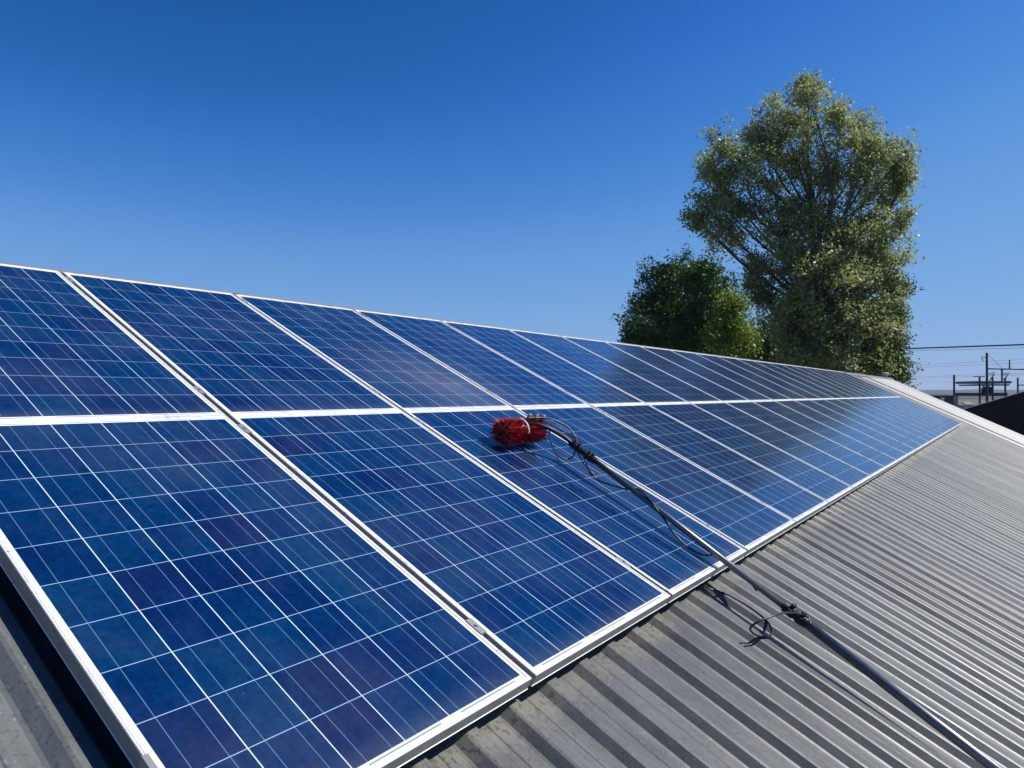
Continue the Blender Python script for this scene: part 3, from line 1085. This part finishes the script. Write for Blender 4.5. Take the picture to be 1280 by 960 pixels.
sp = MB()
Dp = 58
sp.tube([foot(1192.6, Dp), at(1192.6, 468.5, Dp)], [0.09, 0.075], 10)
tag(sp.build('service_pole', M_wood), 'plain dark pole standing alone left of the transformer platform', 'pole')
cb = empty('service_cabinet', foot(1194.6, 55), 'pale grey cabinet at the foot of the lone dark pole', 'cabinet')
zt = at(1194, 495, 55).z
mb = MB()
f = foot(1194.6, 55)
RZ = Matrix.Translation(f) @ Matrix.Rotation(YAW, 4, 'Z')
mb.box((-0.11, -0.11, 0), (0.11, 0.11, zt - GROUND - 0.06), RZ)
putl(mb.build('body', simple('pale_grey_paint', (0.24, 0.25, 0.26), 0.6)), cb)
mb = MB()
mb.box((-0.14, -0.14, zt - GROUND - 0.057), (0.14, 0.14, zt - GROUND), RZ)
putl(mb.build('lid', M_green), cb)

# low dark building behind the cream roof edge
lb = empty('flat_roofed_building', foot(1176, 88), 'low dark flat roofed building with a small white vent on it', 'building')
f = foot(1176, 88)
RZ = Matrix.Translation(f) @ Matrix.Rotation(YAW, 4, 'Z')
zt = at(1176, 495.5, 88).z - GROUND
mb = MB()
mb.box((-2.6, 0, 0), (1.62, 7, zt), RZ)
putl(mb.build('wall', simple('dark_slate_render', (0.035, 0.042, 0.055), 0.8)), lb)
mb = MB()
mb.box((-2.8, -0.2, zt + 0.003), (1.8, 7.2, zt + 0.12), RZ)
putl(mb.build('roof', simple('dark_bitumen', (0.06, 0.065, 0.07), 0.8)), lb)
mb = MB()
mb.box((-0.14, -0.30, zt - 0.72), (0.24, -0.003, zt - 0.18), RZ)
mb.box((-0.18, -0.36, zt - 0.18), (0.28, -0.003, zt - 0.14), RZ)
putl(mb.build('vent', M_whiteplastic), lb)

# far houses in the valley
hr = np.random.default_rng(8)
hl = ['far pale house with an orange roof right of the lone pole', 'far cream house in the middle of the distant valley houses',
      'far white house close to the dark navy gable edge', 'far grey roofed house at the left of the valley houses']
for i, (px, dep, wc, rc) in enumerate(((1200.5, 250, (0.36, 0.32, 0.26), (0.16, 0.08, 0.055)), (1206, 275, (0.34, 0.32, 0.27), (0.14, 0.11, 0.09)), (1212.5, 262, (0.40, 0.39, 0.36), (0.22, 0.21, 0.20)), (1196.5, 290, (0.25, 0.25, 0.24), (0.11, 0.11, 0.12)))):
    f = foot(px, dep)
    e = empty('house', f, hl[i], 'house', 'far houses in the valley')
    RZ = Matrix.Translation(f) @ Matrix.Rotation(YAW + hr.uniform(-.3, .3), 4, 'Z')
    mb = MB()
    mb.box((-1.3, 0, 0), (1.3, 6, 1.3), RZ)
    putl(mb.build('wall', simple('house_wall', wc, 0.8)), e)
    mb = MB()
    mb.add([RZ @ Vector(p) for p in ((-1.45, -0.2, 1.303), (1.45, -0.2, 1.303), (1.45, 6.2, 1.303), (-1.45, 6.2, 1.303), (-1.45, 3, 2.3), (1.45, 3, 2.3))],
           [(0, 1, 5, 4), (2, 3, 4, 5), (0, 4, 3), (1, 2, 5), (3, 2, 1, 0)])
    putl(mb.build('roof', simple('house_roof', rc, 0.8)), e)
    mb = MB()
    for wx in (-0.7, 0.35):
        mb.box((wx, -0.03, 0.5), (wx + 0.4, -0.003, 1.0), RZ)
    putl(mb.build('windows', simple('window_dark', (0.02, 0.025, 0.03), 0.2)), e)

# overhead lines
def line(px0, py0, d0, px1, py1, d1, r, lab, sag=0.0):
    a, b_ = at(px0, py0, d0), at(px1, py1, d1)
    a2 = a + (a - b_) * 1.6
    b2 = b_ + (b_ - a) * 1.2
    pts = [a2.lerp(b2, i / 40) - Vector((0, 0, sag * (1 - (2 * i / 40 - 1) ** 2))) for i in range(41)]
    mb = MB()
    mb.tube(pts, r, 6)
    tag(mb.build('power_line', M_wire), lab, 'power line', 'overhead power lines')


line(1133, 435.8, 46, 1280, 430.8, 40, 0.042, 'thickest overhead cable, crossing the sky above the pole top')
line(1133, 438.6, 46, 1280, 434.8, 40, 0.0085, 'thin overhead wire running just beneath the thickest cable')
line(1136, 457.0, 78, 1230, 452.0, 64, 0.0085, 'thin wire meeting the tall pole just below its top bracket')
line(1136, 460.0, 80, 1280, 453.5, 66, 0.0085, 'thin wire passing behind the tall pole above its cross arm')
line(1136, 471.5, 82, 1280, 466.5, 72, 0.0085, 'thin wire at the height of the pale insulators')
line(1136, 473.5, 84, 1218, 470.6, 66, 0.0085, 'thin wire ending at the switch arm of the platform')
line(1136, 478.0, 84, 1280, 476.5, 74, 0.0085, 'lowest thin wire, level with the upper platform deck')

# ------------------------------------------------------------------ trees
def leaf_object(name, centres, sig, per, size, mat, parent, seed, droop=0.0, flat=1.0):
    r = np.random.default_rng(seed)
    n = len(centres) * per
    c = np.repeat(np.asarray(centres), per, axis=0) + r.normal(0, 1, (n, 3)) * np.array(sig)
    # blades turn their faces to the light, loosely
    nb = r.normal(0, 1, (n, 3)) * 0.62 + np.array([S.x * 0.55, S.y * 0.55, S.z * 0.55 + 0.25])
    nb /= np.linalg.norm(nb, axis=1)[:, None]
    d1 = r.normal(0, 1, (n, 3))
    d1[:, 2] -= droop
    d1 = d1 - nb * np.sum(d1 * nb, axis=1)[:, None]
    d1 /= np.linalg.norm(d1, axis=1)[:, None] + 1e-9
    d2 = np.cross(nb, d1)
    L = size * r.uniform(0.6, 1.35, n)[:, None]
    W = L * r.uniform(0.55, 0.8, n)[:, None] * 0.5
    nn = np.cross(d1, d2)
    v = np.stack([c, c + d1 * L * 0.5 + d2 * W + nn * L * 0.06, c + d1 * L, c + d1 * L * 0.5 - d2 * W + nn * L * 0.06], 1).reshape(-1, 3)
    me = bpy.data.meshes.new(name)
    me.vertices.add(4 * n)
    me.vertices.foreach_set('co', v.ravel())
    me.loops.add(4 * n)
    me.loops.foreach_set('vertex_index', np.arange(4 * n, dtype=np.int32))
    me.polygons.add(n)
    me.polygons.foreach_set('loop_start', np.arange(0, 4 * n, 4, dtype=np.int32))
    me.update()
    me.validate()
    me.materials.append(mat)
    o = bpy.data.objects.new(name, me)
    sc.collection.objects.link(o)
    return putl(o, parent)


def tree(name, label, base, dep, lobes, mat, seed, clump_d=1.0, sig=0.33, per=46, size=0.15, trunk_r=0.4, shell=0.5, group=None, twig=True):
    r = np.random.default_rng(seed)
    e = empty(name, base, label, 'tree', group)
    k = dep / 901.94
    C3 = []
    for lo in lobes:
        px, py, rad = lo[:3]
        dz = lo[3] if len(lo) > 3 else r.uniform(-1, 1) * 2.2
        C3.append((at(px, py, dep + dz), rad * k, lo[4] if len(lo) > 4 else 1.0))
    zs = [c.z for c, _, _ in C3]
    top = max(C3, key=lambda t: t[0].z)
    mean = sum((c for c, _, _ in C3), Vector()) / len(C3)
    tb = MB()
    # trunk line from the foot to the highest lobe
    h = top[0].z - base.z
    tr = spline([base, base + Vector((0.1, 0.05, h * 0.25)), Vector((mean.x * .6 + base.x * .4, mean.y * .6 + base.y * .4, base.z + h * 0.5)),
                 Vector((mean.x * .4 + top[0].x * .6, mean.y * .4 + top[0].y * .6, base.z + h * 0.78)), top[0]], 10)
    rad = [trunk_r * (1 - 0.93 * i / (len(tr) - 1)) for i in range(len(tr))]
    tb.tube(tr, rad, 12)
    cents = []
    for c, R, dens in C3:
        # limb leaves the trunk below the lobe
        zl = base.z + (c.z - base.z) * r.uniform(0.55, 0.78)
        i0 = min(range(len(tr)), key=lambda i: abs(tr[i].z - zl))
        st = tr[i0]
        ln = (c - st).length
        md = st.lerp(c, 0.5) + Vector((r.normal(0, .06), r.normal(0, .06), -0.06)) * ln
        r0 = min(rad[i0] * 0.6, 0.05 + 0.016 * ln)
        path = spline([st, md, c], 6)
        tb.tube(path, [r0 * (1 - 0.75 * i / (len(path) - 1)) for i in range(len(path))], 7)
        ns_ = max(6, int(3.6 * R ** 1.6 * clump_d * dens)) + 4
        for b in range(ns_):
            d = Vector(r.normal(0, 1, 3))
            d.z = d.z * 0.9 + 0.25
            d.normalize()
            rr = R * r.uniform(0.45, 1.0)
            s0 = path[int(r.integers(len(path) // 2, len(path)))]
            tip = c + d * rr
            m2 = s0.lerp(tip, 0.5) + Vector(r.normal(0, .05, 3)) * rr + Vector((0, 0, 0.05 * rr))
            if twig:
                tb.tube([s0, m2, tip], [0.026, 0.016, 0.005], 5, False)
            cl = r.uniform(0.75, 1.25)
            for w in range(5):
                t = r.uniform(shell, 1.04)
                p = s0.lerp(m2, t * 2) if t < 0.5 else m2.lerp(tip, (t - .5) * 2)
                cents.append(p + Vector(r.normal(0, 0.26, 3)) * cl)
    putl(tb.build('trunk', M_bark, None, True), e)
    leaf_object('crown', [tuple(c) for c in cents], (sig, sig, sig * 0.8), per, size, mat, e, seed + 1, 0.3)
    return e


DT = 44.0
tall_lobes = [(1010, 104, 14), (1011, 120, 22), (1006, 150, 30), (975, 142, 26), (945, 165, 28), (915, 200, 30), (903, 182, 20), (893, 228, 26), (884, 205, 12), (885, 262, 26), (908, 262, 34), (905, 292, 30),
              (866, 272, 5, 0, 0.4), (960, 200, 44), (1010, 205, 48, 0, 1.35), (1052, 150, 24), (1084, 150, 27), (1104, 185, 25), (1130, 194, 20), (1132, 225, 18), (1075, 185, 28), (960, 165, 26), (1112, 225, 33), (1060, 225, 40, -1, 1.2),
              (1113, 265, 29), (960, 265, 44, 0, 1.3), (1010, 280, 50, 0, 1.7), (1070, 290, 44, -1, 1.7), (1105, 310, 38, 0, 1.5), (985, 330, 36, -1, 1.6), (1035, 350, 50, -2, 2.0), (1085, 360, 46, -1, 1.9),
              (1000, 400, 46, -1, 2.0), (1060, 420, 52, -2, 2.2), (1105, 405, 36, -1, 1.8), (1010, 455, 46, -1, 2.0), (1075, 470, 44, -1, 2.0), (1040, 440, 44), (1030, 400, 44), (985, 425, 34), (1090, 440, 34), (1060, 385, 44), (1010, 330, 44), (1050, 310, 40), (940, 325, 12, 0, .35), (938, 352, 10, 0, .3), (950, 372, 12, 0, .4)]
tree('broadleaf_tree', 'tallest tree, open grey green crown with visible limbs, behind the far ridge', foot(1036, DT), DT, tall_lobes, M_leaf_tall, 31, clump_d=1.3, sig=0.24, per=26, size=0.182, trunk_r=0.38, shell=0.62)
tree('broadleaf_tree', 'dense dark green round tree left of the tallest tree', foot(850, 39.5), 39.5, [(852, 345, 34), (825, 350, 22), (880, 345, 28), (815, 385, 32), (850, 395, 42), (890, 390, 34), (795, 415, 24), (840, 435, 40), (885, 430, 32), (790, 445, 26), (905, 360, 12)],
     M_leaf_dark, 41, clump_d=4.6, sig=0.17, per=32, size=0.15, trunk_r=0.25, shell=0.6)
tree('small_tree', 'small yellow green tree between the dark round tree and the tallest tree', foot(915, 34.8), 34.8, [(912, 400, 18, 0), (906, 428, 22, 0), (922, 424, 14, 0.6), (914, 380, 9, 0)], M_leaf_yellow, 51, clump_d=2.4, sig=0.26, per=40, size=0.15, trunk_r=0.12)
tree('small_tree', 'dark shaded tree in the gap below the low limbs of the tallest tree', foot(955, 48), 48, [(950, 420, 34, 0), (985, 430, 34, 0), (965, 455, 34, 1), (1020, 455, 30, 1)], M_leaf_dark, 61, clump_d=2.0, sig=0.3, per=40, size=0.17, trunk_r=0.15)
tree('ivy_covered_tree', 'narrow bright green leafy tree at the right foot of the tallest tree', foot(1108, 43), 43, [(1118, 385, 20, 0), (1112, 420, 26, 0), (1122, 445, 18, 0), (1105, 455, 28, 0), (1122, 470, 14, 0), (1090, 440, 24, -.5), (1118, 355, 14, 0)], M_leaf_ivy, 71, clump_d=2.4, sig=0.24, per=40, size=0.15, trunk_r=0.15)

# ------------------------------------------------------------------ the air
hz = MB()
hz.box((-3600, -3600, GROUND - 3), (3600, 3600, 60))
mh = bpy.data.materials.new('haze')
mh.use_nodes = True
nt = mh.node_tree
nt.nodes.remove(nt.nodes['Principled BSDF'])
pv = nt.nodes.new('ShaderNodeVolumePrincipled')
pv.inputs['Color'].default_value = (0.72, 0.83, 1.0, 1)
pv.inputs['Density'].default_value = 0.00015
nt.links.new(pv.outputs[0], nt.nodes['Material Output'].inputs['Volume'])
hb = hz.build('haze', mh)
hb['kind'] = 'stuff'
